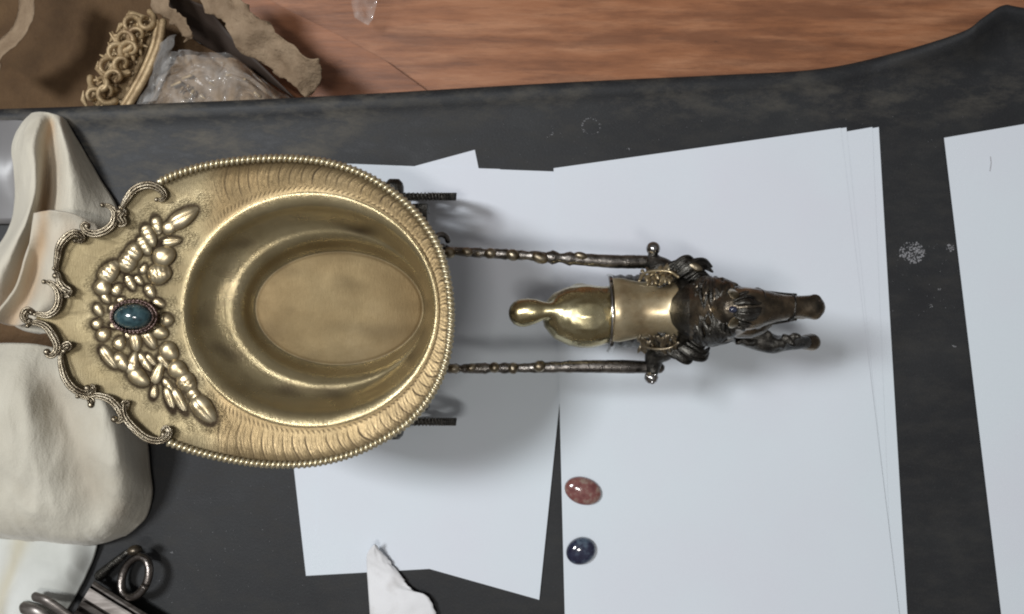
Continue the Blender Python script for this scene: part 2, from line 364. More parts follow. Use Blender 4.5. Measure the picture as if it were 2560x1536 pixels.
# ------------------------------------------------------------------ the ornament: dish chariot drawn by a horse
CART = thing('chariot_ornament', W(900, 770, 0), 'brass oval dish with scrolled rim and teal stone, on wheels with a small horse', 'ornament')
cx0, cy0 = 775.0, 775.0
bead_line = [(x*1.035, y*1.035) for x, y in [(385, 440), (430, 420), (500, 400), (580, 388), (650, 383), (720, 384), (790, 393), (860, 414), (920, 445), (980, 490), (1025, 540), (1060, 600), (1080, 670), (1089, 740), (1088, 800), (1078, 870), (1055, 930), (1020, 985), (975, 1030), (910, 1070), (840, 1100), (770, 1117), (700, 1123), (620, 1120), (540, 1107), (470, 1090), (405, 1068)]]
back = [(390, 1104), (362, 1094), (338, 1075), (318, 1050), (306, 1030), (289, 1012), (268, 999), (238, 989), (205, 985), (182, 968), (164, 944), (155, 915), (152, 886), (146, 862), (138, 842), (120, 820), (90, 800), (88, 788), (120, 782), (142, 764), (147, 740), (146, 700), (143, 669), (145, 642), (150, 619), (164, 599), (182, 586), (205, 578), (236, 584), (263, 577), (280, 562), (290, 541), (303, 522), (318, 498), (340, 475), (374, 464), (392, 462)]
bd = [(x, y) for x, y in bead_line]+back
pol = sorted((math.atan2(y-cy0, x-cx0), math.hypot(x-cx0, y-cy0)) for x, y in bd)
pa = np.array([p[0] for p in pol]); prr = np.array([p[1] for p in pol])
NT = 1440; TH = np.linspace(-math.pi, math.pi, NT, endpoint=False)
rb = np.interp(TH, pa, prr, period=2*math.pi)
ker = np.hanning(9); ker /= ker.sum(); rb = np.convolve(np.r_[rb[-4:], rb, rb[:4]], ker, 'valid')
leftness = np.clip((-np.cos(TH)-.55)/.45, 0, 1); leftness = leftness*leftness*(3-2*leftness)
zb = .1405+.0*leftness
def rimz(x, y):
    rho = np.hypot((np.asarray(x)-773)/330, (np.asarray(y)-775)/303)-1
    t = np.clip(rho/1.15, 0, 1); return .1365+.0135*t**.85
def ringpx(cx, cy, a, b, z):
    return np.stack([cx+a*np.cos(TH), cy+b*np.sin(TH), np.full(NT, z)], 1)
bx = np.stack([cx0+rb*np.cos(TH), cy0+rb*np.sin(TH), zb], 1)
sh = ringpx(773, 775, 324, 297, .1366)
def lerp(t, dz=0): r = bx*(1-t)+sh*t; r[:, 2] = rimz(r[:, 0], r[:, 1])+dz; return r
ctrl = [lerp(0, .0012), lerp(.06, .0006), lerp(.3, -.0002), lerp(.6, -.0003), lerp(.86, -.0001), sh, ringpx(774, 775, 315, 286, .1366), ringpx(778, 775, 304, 263, .1349),
        ringpx(787, 774, 288, 243, .1308), ringpx(801, 774, 268, 221, .1268), ringpx(815, 773, 252, 203, .1247), ringpx(825, 772, 241, 186, .1236), ringpx(835, 771, 230, 169, .1212),
        ringpx(843, 771, 219, 155, .1168), ringpx(848, 771, 211, 143, .1145), ringpx(848, 771, 205, 138, .1144), ringpx(848, 771, 197, 131, .1148), ringpx(848, 771, 150, 100, .1156), ringpx(848, 771, 75, 50, .1158), ringpx(848, 771, .2, .2, .1159)]
per = [4, 12, 18, 18, 10, 8, 8, 8, 10, 10, 8, 8, 8, 8, 6, 5, 6, 6, 6]
K = np.array(ctrl); E = np.concatenate([2*K[:1]-K[1:2], K, 2*K[-1:]-K[-2:-1]])
rowsP = []; rowS = []
for i, n in enumerate(per):
    a, b, c, d = E[i:i+4]
    for q in range(n):
        u = q/n; rowsP.append(.5*(2*b+(c-a)*u+(2*a-5*b+4*c-d)*u*u+(3*b-a-3*c+d)*u**3)); rowS.append(i+u)
rowsP.append(K[-1]); rowS.append(len(K)-1)
G = np.array(rowsP); rs = np.array(rowS)                           # rows x NT x 3 (px,py,z)
# engraved feathering on the flat rim, worn patina in the grooves
sflat = np.interp(rs, [0, 1, 2, 3, 4, 5], [0, .06, .3, .6, .86, 1.0])[:, None]*np.ones((1, NT))
PX, PY = G[:, :, 0], G[:, :, 1]
arc = np.cumsum(np.hypot(np.gradient(rb*np.cos(TH)), np.gradient(rb*np.sin(TH))))[None, :]*np.ones((len(rs), 1))
on = np.clip((PX-500)/60, 0, 1)*(rs[:, None] < 5.3)
width = np.hypot(PX[0]-sh[:, 0], PY[0]-sh[:, 1])[None, :]
jit = np.array([noise.noise(Vector((a*.02, 1.7, 0))) for a in arc[0]])[None, :]
sgn = np.where(PY < 775, 1, -1)
u1 = arc/31+sgn*(.95*sflat*width/90+.5*np.sin(np.pi*sflat))+.35*jit
d1 = np.abs((u1 % 1)-.5)*31
vis = np.array([[noise.noise(Vector((math.floor(a)*.73, b*5, 0))) for a in u1[k]] for k, b in enumerate(np.minimum(sflat[:, 0], 1))]) if False else 1
amp = np.clip(np.sin((sflat-.1)/.72*np.pi), 0, 1)*(sflat < .82)*(sflat > .1)
wv = np.array([noise.noise(Vector((math.floor(a)*.77, 2.2, 0))) for a in u1[30]])[None, :]
g1 = np.exp(-(d1/1.6)**2)*np.sqrt(amp)*(.8+.5*wv)
for ph, st_, lo_, hi_ in ((.22, .55, .16, .62), (.40, .4, .3, .8), (.72, .35, .12, .5)):
    dd_ = np.abs(((u1+ph+.25*sflat) % 1)-.5)*31; g1 = g1+st_*np.exp(-(dd_/1.2)**2)*np.clip(np.sin((sflat-lo_)/(hi_-lo_)*np.pi), 0, 1)*(sflat > lo_)*(sflat < hi_)
d2 = np.abs(((arc/15.5+sgn*.9*(sflat-.9)*8) % 1)-.5)*15.5
g2 = np.exp(-(d2/1.8)**2)*np.exp(-((sflat-.9)/.05)**2)
hatch = np.exp(-((np.abs(((arc/10.3-sgn*2.2*sflat*width/60) % 1)-.5)*10.3)/1.4)**2)*.35*np.clip((np.cos(TH)[None, :]-.35)*4, 0, 1)*(sflat < .95)*(sflat > .12)
engr = np.clip(g1+.8*g2+hatch, 0, 1)*on
belly = (np.cos((u1 % 1)*2*np.pi)*.00002)*amp*on
G[:, :, 2] += -.00014*engr+belly
# hand-beaten unevenness
un = np.array([[noise.noise(Vector((PX[i, j]*.012, PY[i, j]*.012, 4))) for j in range(0, NT, 8)] for i in range(len(rs))])
un = np.repeat(un, 8, 1); G[:, :, 2] += .0004*(un if un.shape[1] == NT else un[:, :NT])*np.clip(1-np.abs(rs[:, None]-16)/40, 0, 1)
nb = 9; kk = np.hanning(nb+2)[1:-1]; kk /= kk.sum()
# embossed flower relief: (px, py, length, width, angle deg, ribs)
rel = [(455, 545, 76, 36, 32, 0), (425, 566, 40, 28, 35, 0), (391, 562, 42, 24, -78, 2), (371, 588, 52, 30, -65, 3), (360, 613, 46, 28, -60, 3), (425, 604, 46, 21, 8, 0), (409, 640, 50, 42, 20, 0), (335, 628, 44, 36, 60, 2),
 (320, 650, 56, 38, 62, 4), (272, 680, 60, 38, 48, 4), (398, 684, 50, 44, 10, 4), (256, 716, 40, 36, 70, 0), (291, 724, 30, 22, 50, 1), (324, 706, 38, 20, -60, 3), (263, 746, 26, 19, -50, 0), (374, 728, 32, 22, -60, 1), (345, 700, 26, 16, -50, 1), (358, 672, 24, 15, 60, 1),
 (245, 775, 30, 20, -60, 0), (395, 758, 30, 20, -20, 0), (415, 800, 32, 28, 0, 0), (397, 830, 40, 30, -20, 0), (242, 810, 26, 22, 30, 0), (258, 837, 32, 28, 30, 0), (298, 858, 30, 26, 60, 0), (338, 856, 44, 26, -85, 0), (373, 848, 46, 26, -60, 0),
 (270, 893, 58, 26, -55, 0), (302, 905, 46, 30, -50, 1), (330, 912, 56, 26, 75, 1), (345, 944, 52, 34, -35, 0), (392, 936, 56, 24, 68, 0), (384, 982, 32, 18, 80, 0), (360, 905, 50, 20, -55, 1), (422, 880, 44, 38, -40, 0), (408, 905, 38, 18, -50, 0), (444, 926, 46, 38, -30, 0),
 (466, 958, 46, 40, -45, 4), (509, 1026, 72, 42, -50, 0), (485, 990, 40, 26, -50, 2), (424, 1000, 56, 20, -72, 0), (449, 1004, 62, 22, -62, 0), (420, 965, 40, 18, -55, 1), (376, 900, 34, 16, -50, 0), (278, 770, 20, 12, 60, 0), (300, 750, 20, 12, 20, 1), (283, 815, 22, 14, -20, 0), (318, 836, 24, 14, 80, 0), (357, 836, 26, 14, -70, 0), (385, 800, 20, 12, 0, 0)]
rel = [(x, y, l*1.24, w_*1.28, a_, r_) for x, y, l, w_, a_, r_ in rel]
# stipple punched round the petals only
dm = np.full(PX.shape, 1e3); nrim = int((rs < 5.4).sum())
for x, y, l, w_, a_, r_ in rel:
    A_ = math.radians(-a_); dx = PX[:nrim]-x; dy = PY[:nrim]-y
    u_ = (dx*math.cos(A_)+dy*math.sin(A_))/(l/2+1); v_ = (-dx*math.sin(A_)+dy*math.cos(A_))/(w_/2+1)
    dm[:nrim] = np.minimum(dm[:nrim], (np.hypot(u_, v_)-1)*min(l, w_)/2)
edge_n = np.array([[noise.noise(Vector((PX[i, j]*.03, PY[i, j]*.03, 8))) for j in range(0, NT, 4)] for i in range(nrim)]).repeat(4, 1)
stp = np.zeros(PX.shape); stp[:nrim] = np.clip((20+16*edge_n-dm[:nrim])/12, 0, 1)
crease = np.zeros(PX.shape); crease[:nrim] = np.exp(-(np.clip(dm[:nrim], 0, 99)/3.0)**2)
warm = np.clip(on*.75+np.clip((700-PX)/400, 0, 1)*0, 0, 1)*(rs[:, None] < 5.5)
warm = warm+.72*np.clip((rs[:, None]-14.1)/.5, 0, 1)*(1+.25*np.sin(PX*.013))
ring_dark = np.exp(-((rs-14.4)/.5)**2)[:, None]*.45*np.ones((1, NT))                 # darker band in the groove round the floor
ring_dark += (.38*np.exp(-((rs-.9)/.7)**2))[:, None]*(np.cos(TH)[None, :] > -.75)
blot = np.clip(np.array([[noise.noise(Vector((PX[i, j]*.011, PY[i, j]*.02, 9))) for j in range(0, NT, 8)] for i in range(len(rs))])*1.6, 0, 1).repeat(8, 1)
wall = np.exp(-((rs-9.6)/1.6)**2)[:, None]
pat = np.clip(.20*np.clip((rs[:, None]-14.1)/.5, 0, 1)+.16*(rs[:, None] < 5.4)+.9*engr+ring_dark*.8+blot*wall*.75+.15*blot+.75*crease, 0, 1)
kz = (H-G[:, :, 2])/F
XYZ = np.stack([(PX-1280)*kz, -(PY-768)*kz, G[:, :, 2]], 2).reshape(-1, 3)
me = bpy.data.meshes.new('dish'); nr = len(rs)
idx = np.arange(nr*NT).reshape(nr, NT); a = idx[:-1]; b = idx[1:]
q = np.stack([a, b, np.roll(b, -1, 1), np.roll(a, -1, 1)], 2).reshape(-1, 4)[:, ::-1]
me.from_pydata(XYZ.tolist(), [], q.tolist()); me.update()
if me.polygons[5000].normal.z < 0: me.flip_normals()
setattr_v(me, 'patina_shade', pat.ravel()); setattr_v(me, 'stipple', stp.ravel()); setattr_v(me, 'warm', warm.ravel()); setattr_v(me, 'matte', (.10+(np.clip((rs-14)/.8, 0, 1)+.25*np.clip((5.3-rs)/.4, 0, 1))[:, None]+.55*np.clip((560-PX)/200, 0, 1)*(rs[:, None] < 5.4)).ravel())
DISH = link('dish', me, M['dish'], CART)
def dish_z(px, py):
    """height of the dish surface seen at a photo pixel"""
    d = (PX-px)**2+(PY-py)**2; return float(G[:, :, 2].ravel()[int(np.argmin(d))])
# underside shell and pedestal
sub = slice(0, nr, 4); Gs = G[sub][:, ::8].copy(); Gs[:, :, 2] -= .0022
kz = (H-G[sub][:, ::8, 2])/F; V = np.stack([(Gs[:, :, 0]-1280)*kz, -(Gs[:, :, 1]-768)*kz, Gs[:, :, 2]], 2)
mb = MB(); mb.add([Vector(v) for v in V.reshape(-1, 3)], [tuple(reversed(f)) for f in grid(None, V.shape[0], V.shape[1], True)])
mb.build('dish_underside', M['dish'], CART)
mb = MB(); V = []
pc = W(848, 771, .112)
for r, z in ((.030, .1115), (.020, .100), (.014, .085), (.014, .055), (.02, .047), (.02, .042)):
    for j in range(32): V.append(Vector((pc.x+r*1.3*math.cos(j*math.pi/16), pc.y+r*math.sin(j*math.pi/16), z)))
mb.add(V, grid(V, 6, 32, True)); mb.build('pedestal', M['dark'], CART)
# rope edge: a cord of slanted gadroon beads
path = cat([(x, y) for x, y in bead_line], 1200); seg = np.r_[0, np.cumsum(np.hypot(*np.diff(path, axis=0).T))]
NB = int(seg[-1]/13.2)
mb = MB(); bm_ = MB(); ball(bm_, (0, 0, 0), 1, 1, 1, 0, 10, 8); bead_me = bm_.mesh('bead'); bead_me.materials.append(M['bead']); bead_me.polygons.foreach_set('use_smooth', [True]*len(bead_me.polygons))
pts = []
for i in range(0, 1200, 5): pts.append(W(path[i][0], path[i][1], float(rimz(*path[i]))+.0010))
tube(mb, pts, .0016, 8); mb.build('rim_cord', M['bead'], DISH)
for i in range(NB):
    s = (i+.5)*seg[-1]/NB; x = np.interp(s, seg, path[:, 0]); y = np.interp(s, seg, path[:, 1]); x2 = np.interp(s+4, seg, path[:, 0]); y2 = np.interp(s+4, seg, path[:, 1]); x1 = np.interp(s-4, seg, path[:, 0]); y1 = np.interp(s-4, seg, path[:, 1])
    o = bpy.data.objects.new('bead', bead_me); C.objects.link(o); o.parent = DISH
    p = W(x, y, float(rimz(x, y))+.0022); ang = math.atan2(-(y2-y1), x2-x1); o.location = p
    o.rotation_euler = (0, 0, ang+R(90-24)+random.uniform(-.06, .06)); k_ = pr(1, .14)
    o.scale = (k_*12.0, k_*6.3, k_*9*random.uniform(.92, 1.05))
# scroll border of the back rim
scrolls = [
 [(393, 500), (405, 499), (411, 488), (398, 472), (374, 463), (350, 467), (332, 478), (317, 498), (307, 516), (302, 530)],
 [(303, 520), (310, 532), (302, 543), (309, 556), (302, 561), (292, 555)],
 [(258, 514), (272, 516), (284, 527), (287, 541), (281, 561), (263, 577), (238, 585), (218, 580), (208, 568), (212, 560), (220, 566)],
 [(190, 603), (201, 603), (206, 595), (199, 586), (182, 584), (162, 598), (149, 618), (144, 642), (141, 667), (142, 690)],
 [(138, 672), (146, 690), (150, 706), (160, 720), (170, 726), (171, 735), (160, 738), (150, 732)],
 [(112, 705), (126, 708), (140, 719), (147, 736), (147, 756), (138, 776), (119, 788), (96, 786), (82, 781)],
 [(90, 786), (76, 778), (66, 778), (60, 790), (66, 802), (76, 803)],
 [(71, 815), (80, 808), (96, 808), (116, 818), (131, 838), (141, 858), (142, 874), (132, 888), (120, 888), (120, 880)],
 [(150, 882), (157, 870), (168, 862), (172, 868), (163, 878)],
 [(158, 868), (153, 886), (153, 905), (157, 925), (164, 946), (180, 968), (202, 982), (222, 984), (234, 976), (230, 966), (221, 970)],
 [(196, 991), (220, 994), (243, 990), (268, 996), (288, 1011), (302, 1032), (305, 1047), (296, 1054), (288, 1048)],
 [(220, 994), (228, 1003), (230, 1012)],
 [(318, 1022), (320, 1008), (310, 1008), (308, 1024), (312, 1040), (322, 1056), (340, 1075), (364, 1094), (390, 1102), (412, 1097), (424, 1082), (416, 1070), (407, 1076), (411, 1086)],
]
for n_, sc in enumerate(scrolls):
    P = cat(sc, 8*len(sc)); n = len(P); mb = MB(); zz = .1515 if len(sc) > 4 else .151
    z0 = [float(rimz(p[0], p[1]))+.0022 for p in P]
    prof = [math.sin(math.pi*min(1, (i+2)/(n+3)))**.6 for i in range(n)]
    k_ = pr(1, .145); base = 8.0 if n_ not in (11,) else 4
    A = [W(p[0], p[1], z) for p, z in zip(P, z0)]
    tube(mb, A, [k_*(2.2+base*f) for f in prof], 10)
    B = []
    T = np.gradient(P, axis=0); T /= np.maximum(np.hypot(T[:, 0], T[:, 1])[:, None], 1e-6)
    for sgn_, off, rad, dz in ((1, 7.0, 2.4, .0020), (-1, 7.0, 2.4, .0020), (0, 0, 2.0, .0034)):
        A2 = [W(P[i][0]-T[i][1]*off*sgn_*prof[i], P[i][1]+T[i][0]*off*sgn_*prof[i], z0[i]+dz*prof[i]) for i in range(n)]
        tube(mb, A2, [k_*(.7+rad*f) for f in prof], 6)
    e0 = A[-1]; ball(mb, e0+Vector((0, 0, .0008)), k_*8.5, None, None)
    e0 = A[0]; ball(mb, e0+Vector((0, 0, .0006)), k_*6, None, None)
    for t in (.35, .5, .65):                       # acanthus nicks
        if n > 60:
            i = int(t*n); a0 = W(P[i][0]-T[i][1]*6, P[i][1]+T[i][0]*6, z0[i]+.0022); a1 = W(P[i][0]+T[i][0]*15+T[i][1]*2, P[i][1]+T[i][1]*15-T[i][0]*2, z0[i]+.0032); tube(mb, [a0, (a0+a1)/2+Vector((0, 0, .0006)), a1], [k_*1.2, k_*3, k_*1.0], 6)
    mb.build('rim_scroll', M['scroll'], DISH)
for px, py, l, wd, a_, ribs in rel:
    zb_ = dish_z(px, py); k_ = pr(1, zb_); nu, nv = 40, 14; V = []; hgt = k_*wd*.26; A_ = math.radians(a_)
    for i in range(nv):
        t = i/(nv-1); rr = math.cos(t*math.pi/2)**.8 if i < nv-1 else 0.0; h0 = math.sin(t*math.pi/2)**1.3
        for j in range(nu):
            th = 2*math.pi*j/nu; X = math.cos(th)*rr; Y = math.sin(th)*rr*(1-.22*math.cos(th))
            hh = h0*(1-.15*X)
            if ribs: hh -= .13*max(0, math.cos(X*ribs*4.2))**4*(h0 > .3)
            hh -= .13*math.exp(-(Y/.10)**2)*(.2 < h0)*(not ribs)*(l > 1.5*wd)
            x = X*l/2*k_; y = Y*wd/2*k_
            V.append(Vector((x*math.cos(A_)-y*math.sin(A_), x*math.sin(A_)+y*math.cos(A_), hh*hgt-.0006)))
    mb = MB(); mb.add(V, [tuple(reversed(f)) for f in grid(V, nv, nu, True)]); o = mb.build('embossed_petal', M['relief'], DISH, loc=W(px, py, zb_))
    if o.data.polygons[200].normal.z < 0: o.data.flip_normals()
# stone in a claw collar
gz = dish_z(332, 792); mb = MB(); c = W(332, 792, gz+.0035)
for rr, zz, rd in ((1.0, 0, 3.0), (1.12, -.001, 3.4)):
    pts = [c+Vector((pr(51, gz)*rr*math.cos(t), pr(36, gz)*rr*math.sin(t), zz)) for t in np.linspace(0, 2*math.pi, 49)]
    tube(mb, pts, pr(rd, gz), 6, dome=False)
for t in np.linspace(0, 2*math.pi, 34, endpoint=False):
    p = c+Vector((pr(51, gz)*math.cos(t), pr(36, gz)*math.sin(t), .0006)); q_ = c+Vector((pr(60, gz)*math.cos(t), pr(45, gz)*math.sin(t), -.0026)); tube(mb, [q_, p], [pr(2.6, gz), pr(3, gz)], 6)
mb.build('stone_collar', M['collar'], DISH)
mb = MB(); ball(mb, c-Vector((0, 0, .001)), pr(47, gz), pr(31, gz), .0062, 0, 40, 24); mb.build('gemstone', M['teal'], DISH)
# wheels, axle, bracket
def wheel(yc, label=None):
    cxw, czw, rw = -.072, .040, .037
    ctr = Vector((cxw, yc, czw)); mb = MB()
    def circ(r, y, n=72): return [ctr+Vector((r*math.cos(t), y, r*math.sin(t))) for t in np.linspace(0, 2*math.pi, n+1)]
    V = []; prof = [(-.0018, rw-.003), (-.0018, rw), (0, rw+.0006), (.0018, rw), (.0018, rw-.003)]
    for y, r in prof: V += circ(r, y)[:-1]
    mb.add(V, grid(V, 5, 72, True)+[(i, (i+1) % 72, 288+(i+1) % 72, 288+i) for i in range(72)])
    for i in range(96):
        t = 2*math.pi*i/96; tube(mb, [ctr+Vector((rw*math.cos(t)*1.01, -.0019, rw*math.sin(t)*1.01)), ctr+Vector((rw*math.cos(t+.03)*1.02, .0019, rw*math.sin(t+.03)*1.01))], .0006, 5)
    lean = lambda mb: setattr(mb, 'v', [(x, y-yc+math.copysign(.1296 if yc > 0 else .1347, yc)*(H-z), z) for x, y, z in mb.v])
    lean(mb); w_ = mb.build('wheel', M['dark'], CART)
    for i in range(8):
        t = i*math.pi/4+.2; mb = MB(); d = Vector((math.cos(t), 0, math.sin(t)))
        tube(mb, [ctr+d*.006, ctr+d*.02, ctr+d*.025, ctr+d*.03, ctr+d*(rw-.002)], [.0016, .0012, .0024, .0012, .0016], 8, up=Vector((0, 1, 0))); lean(mb); mb.build('spoke', M['dark'], w_)
    mb = MB(); tube(mb, [ctr+Vector((0, -.006, 0)), ctr+Vector((0, .006, 0))], .006, 16); lean(mb); mb.build('hub', M['dark'], w_)
wheel(.0630); wheel(-.0640)
mb = MB(); tube(mb, [(-.072, -.064, .040), (-.072, .063, .040)], .003, 10); mb.build('axle', M['dark'], CART)
mb = MB(); box(mb, (-.0535, .0, .064), .0042, .0600, .002); box(mb, (-.0535, .058, .057), .0042, .002, .008); box(mb, (-.0535, -.058, .057), .0042, .002, .008); box(mb, (-.066, 0, .054), .012, .004, .009)
mb.build('bracket', M['dark'], CART, False)
# shafts
def shaft(pts, rad, nods, end, lumpy):
    mb = MB(); P = cat(pts, 90); A = [W(*p) for p in P]; rr = cat([(r,) for r in rad], 90)[:, 0]
    R_ = [pr((r+3)*(1+(.55 if P[i][0] < 1440 else .08)*noise.noise(Vector((i*.42, lumpy, 0)))), P[i][2]) for i, r in enumerate(rr)]
    tube(mb, A, R_, 10)
    s = mb.build('shaft', M['shaft'], CART)
    for x, y, z, r, e in nods:
        mb = MB(); p = W(x, y, z); q_ = pr(r, z); ball(mb, p, q_*e, q_, q_*1.1, random.uniform(-.4, .4), 12, 8)
        for d in (): tube(mb, [p+Vector((d*q_*e, -q_*.8, .0003)), p+Vector((d*q_*e*1.15, 0, q_*.9)), p+Vector((d*q_*e, q_*.8, .0003))], q_*.28, 6)
        mb.build('knot', M['scroll'], s)
    x, y, z, r = end; mb = MB()
    p = W(x, y, z); ball(mb, p, pr(r, z), None, None, 0, 24, 16)
    if lumpy > 2:
        for k_ in range(9): a = k_*.7; ball(mb, p+Vector((math.cos(a), math.sin(a), .5+.3*math.sin(k_*2)))*pr(r*.62, z), pr(r*.38, z), None, None, 0, 8, 6)
    mb.build('shaft_finial', M['ball'], s)
    return s
shaft([(1085, 622, .082), (1150, 629, .086), (1230, 634, .089), (1330, 640, .09), (1440, 648, .09), (1530, 654, .089), (1600, 655, .087), (1650, 657, .085)], [8, 8, 10, 9, 11, 13, 14, 14, 11],
      [(1124, 632, .088, 15, 1.1), (1168, 630, .089, 11, 1.4), (1196, 634, .089, 9, 1), (1226, 634, .091, 14, 1.1), (1255, 636, .09, 9, 1), (1282, 638, .092, 15, 1.2), (1312, 641, .09, 9, 1.4), (1350, 645, .092, 15, 1.5), (1395, 645, .09, 10, 1.3), (1452, 640, .092, 10, 1.8)], (1633, 622, .092, 17.5), 1)
shaft([(1085, 922, .082), (1150, 922, .086), (1230, 921, .089), (1330, 920, .09), (1440, 917, .09), (1530, 917, .089), (1600, 918, .087), (1648, 920, .085)], [8, 8, 10, 9, 11, 13, 14, 13, 11],
      [(1134, 922, .088, 12, 1.4), (1178, 920, .089, 10, 1.4), (1206, 921, .089, 9, 1), (1236, 919, .091, 14, 1), (1262, 921, .09, 8, 1), (1283, 921, .092, 15, .9), (1312, 921, .09, 9, 1.3), (1349, 916, .092, 15, 1.1), (1392, 920, .09, 10, 1.4)], (1628, 944, .09, 17), 3)
mb = MB(); p = W(1104, 603, .083); pts = [p+Vector((.0035*math.cos(t), .0035*math.sin(t), .001*t)) for t in np.linspace(0, 5, 20)]; tube(mb, pts, .0016, 8); mb.build('shaft_curl', M['shaft'], CART)
# horse: overlapping tapered volumes fused into one skin
def chain(mb, L, n=None, seg=16):
    n = n or 8*len(L); P = cat(L, n); tube(mb, [W(*p[:3]) for p in P], [pr(max(p[3], 2), p[2]) for p in P], seg)
    for i in range(0, n, 3): p = P[i]; ball(mb, W(*p[:3]), pr(max(p[3], 2), p[2])*.99, None, None, 0, 14, 10)
def fuse(mb, name, mat, parent, vox=.0008, it=6):
    tmp = bpy.data.objects.new('tmp', mb.mesh('tmp')); C.objects.link(tmp)
    m = tmp.modifiers.new('r', 'REMESH'); m.mode = 'VOXEL'; m.voxel_size = vox
    m = tmp.modifiers.new('s', 'SMOOTH'); m.factor = .5; m.iterations = it
    dg = bpy.context.evaluated_depsgraph_get(); dg.update(); me = bpy.data.meshes.new_from_object(tmp.evaluated_get(dg)); bpy.data.objects.remove(tmp)
    me.materials.clear(); me.name = name
    return link(name, me, mat, parent)
mb = MB()
chain(mb, [(1306, 783, .088, 36), (1330, 779, .09, 33), (1358, 777, .0915, 23), (1385, 777, .092, 22), (1410, 782, .088, 45)])
chain(mb, [(1405, 788, .083, 50), (1430, 790, .083, 74), (1470, 791, .083, 80), (1520, 787, .083, 72), (1580, 780, .082, 74), (1640, 778, .082, 76), (1700, 778, .084, 72)])
chain(mb, [(1690, 778, .088, 74), (1740, 780, .09, 80), (1800, 782, .09, 80), (1850, 782, .088, 62)])
for s_ in (-1, 1):
    y = lambda d: 785+s_*d
    chain(mb, [(1450, y(36), .078, 42), (1445, y(40), .06, 34), (1420, y(40), .042, 20), (1400, y(40), .03, 14), (1412, y(40), .016, 12), (1420, y(40), .008, 19)])
chain(mb, [(1800, 745, .08, 38), (1790, 748, .06, 26), (1780, 752, .045, 19), (1760, 755, .03, 13), (1755, 757, .016, 12), (1762, 757, .009, 19)])
chain(mb, [(1830, 815, .085, 36), (1890, 842, .092, 28), (1930, 858, .092, 23), (1955, 858, .083, 19)])
chain(mb, [(1940, 860, .09, 22), (1975, 858, .082, 17), (2005, 856, .074, 15), (2018, 856, .071, 16)])
chain(mb, [(1728, 778, .10, 50), (1750, 778, .110, 76), (1795, 777, .121, 78), (1835, 774, .131, 62)])
chain(mb, [(1830, 773, .135, 56), (1870, 772, .139, 54), (1905, 770, .138, 46), (1945, 769, .136, 35), (1990, 767, .133, 28), (2022, 768, .131, 30), (2034, 769, .130, 30)])
for s_ in (-1, 1):
    ball(mb, W(1893, 771+s_*37, .137), .0032); ball(mb, W(2037, 768+s_*15, .132), .0036)
chain(mb, [(1890, 772, .131, 30), (1950, 774, .126, 24), (2010, 779, .122, 20)])
ball(mb, W(1860, 790, .118), .016, .012, .012)
for x in np.linspace(1850, 1990, 13): ball(mb, W(x, 848+random.uniform(-18, 18), .099), .0035, .002, .002, random.random()*3, 8, 6)
chain(mb, [(1838, 818, .089, 38), (1890, 845, .094, 31), (1930, 860, .094, 25), (1958, 859, .086, 20), (1990, 857, .079, 18), (2012, 856, .074, 17)], 40)
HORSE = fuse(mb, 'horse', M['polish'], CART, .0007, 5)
HORSE.data.materials.append(M['brown']); HORSE.data.materials.append(M['dark'])
mi = []
for f in HORSE.data.polygons:
    c = f.center; px = 1280+c.x*F/(H-c.z); py = 768-c.y*F/(H-c.z)
    if c.z < .058: m_i = 2
    elif px < 1620: m_i = 0
    elif px < 1724: m_i = 2
    elif (px > 1835 and py > 812 and c.z < .112) or (px < 1850 and c.z < .088): m_i = 2
    else: m_i = 1
    mi.append(m_i)
setattr_v(HORSE.data, 'patina_shade', [min(1, max(0, (.0925-v.co.z+.004*noise.noise(v.co*90))/.020)) for v in HORSE.data.vertices]); HORSE.data.polygons.foreach_set('material_index', mi); HORSE.data.update()  # dark-reflecting lower sides painted into the colour by height, edge broken by noise
NECK = HORSE
mb = MB(); chain(mb, [(2012, 856, .072, 19), (2030, 856, .069, 22)], 6); mb.build('hoof', M['brown'], HORSE)
mb = MB(); V = []
for i, x in enumerate(np.linspace(1690, 1870, 24)):
    for j in range(33):
        t = R(-115+230*j/32); r = pr(84*math.sin(math.pi*(.22+.66*i/23))**.5, .09)*(1+.04*math.sin(j*2.1+i*.5)); V.append(W(x, 781, .09)+Vector((0, r*math.sin(t), r*math.cos(t)*.95)))
mb.add(V, grid(V, 24, 33)); o = mb.build('breast_harness', M['dark'], HORSE); solid(o, .001)
# mane strands, forelock, ears, bridle
nk = cat([(1728, 778, .10, 50), (1750, 778, .110, 76), (1795, 777, .121, 78), (1835, 774, .131, 62), (1870, 771, .141, 47)], 60)
def on_neck(x, a, lift_=1.03):
    p = nk[int(np.argmin(abs(nk[:, 0]-x)))]; r = pr(p[3], p[2])*lift_; c_ = W(x, p[1], p[2])
    return c_+Vector((-r*.35*math.cos(a), r*math.sin(a), r*math.cos(a)*.94))
for i in range(58):
    side = -1 if i % 2 else 1; x0 = 1725+115*random.random(); sw = random.uniform(-45, 35); mb = MB(); L = []
    for q_ in np.linspace(0, 1, 22): L.append(on_neck(x0+sw*q_+7*math.sin(q_*6+i), side*(.05+1.35*q_+.07*math.sin(q_*7+i*2)), 1.06+.07*math.sin(math.pi*q_)))
    tube(mb, L, [pr(6.5*math.sin(math.pi*(k+1.5)/25)**.7, .12) for k in range(22)], 7); mb.build('mane_lock', M['dark'] if i % 4 else M['brown'], HORSE)
mb = MB(); P = [W(1700, 778, .096)+Vector((0, pr(76, .1)*math.sin(t), pr(74, .1)*math.cos(t))) for t in np.linspace(-1.7, 1.7, 40)]; tube(mb, P, pr(15, .1), 10); mb.build('neck_collar', M['dark'], HORSE)
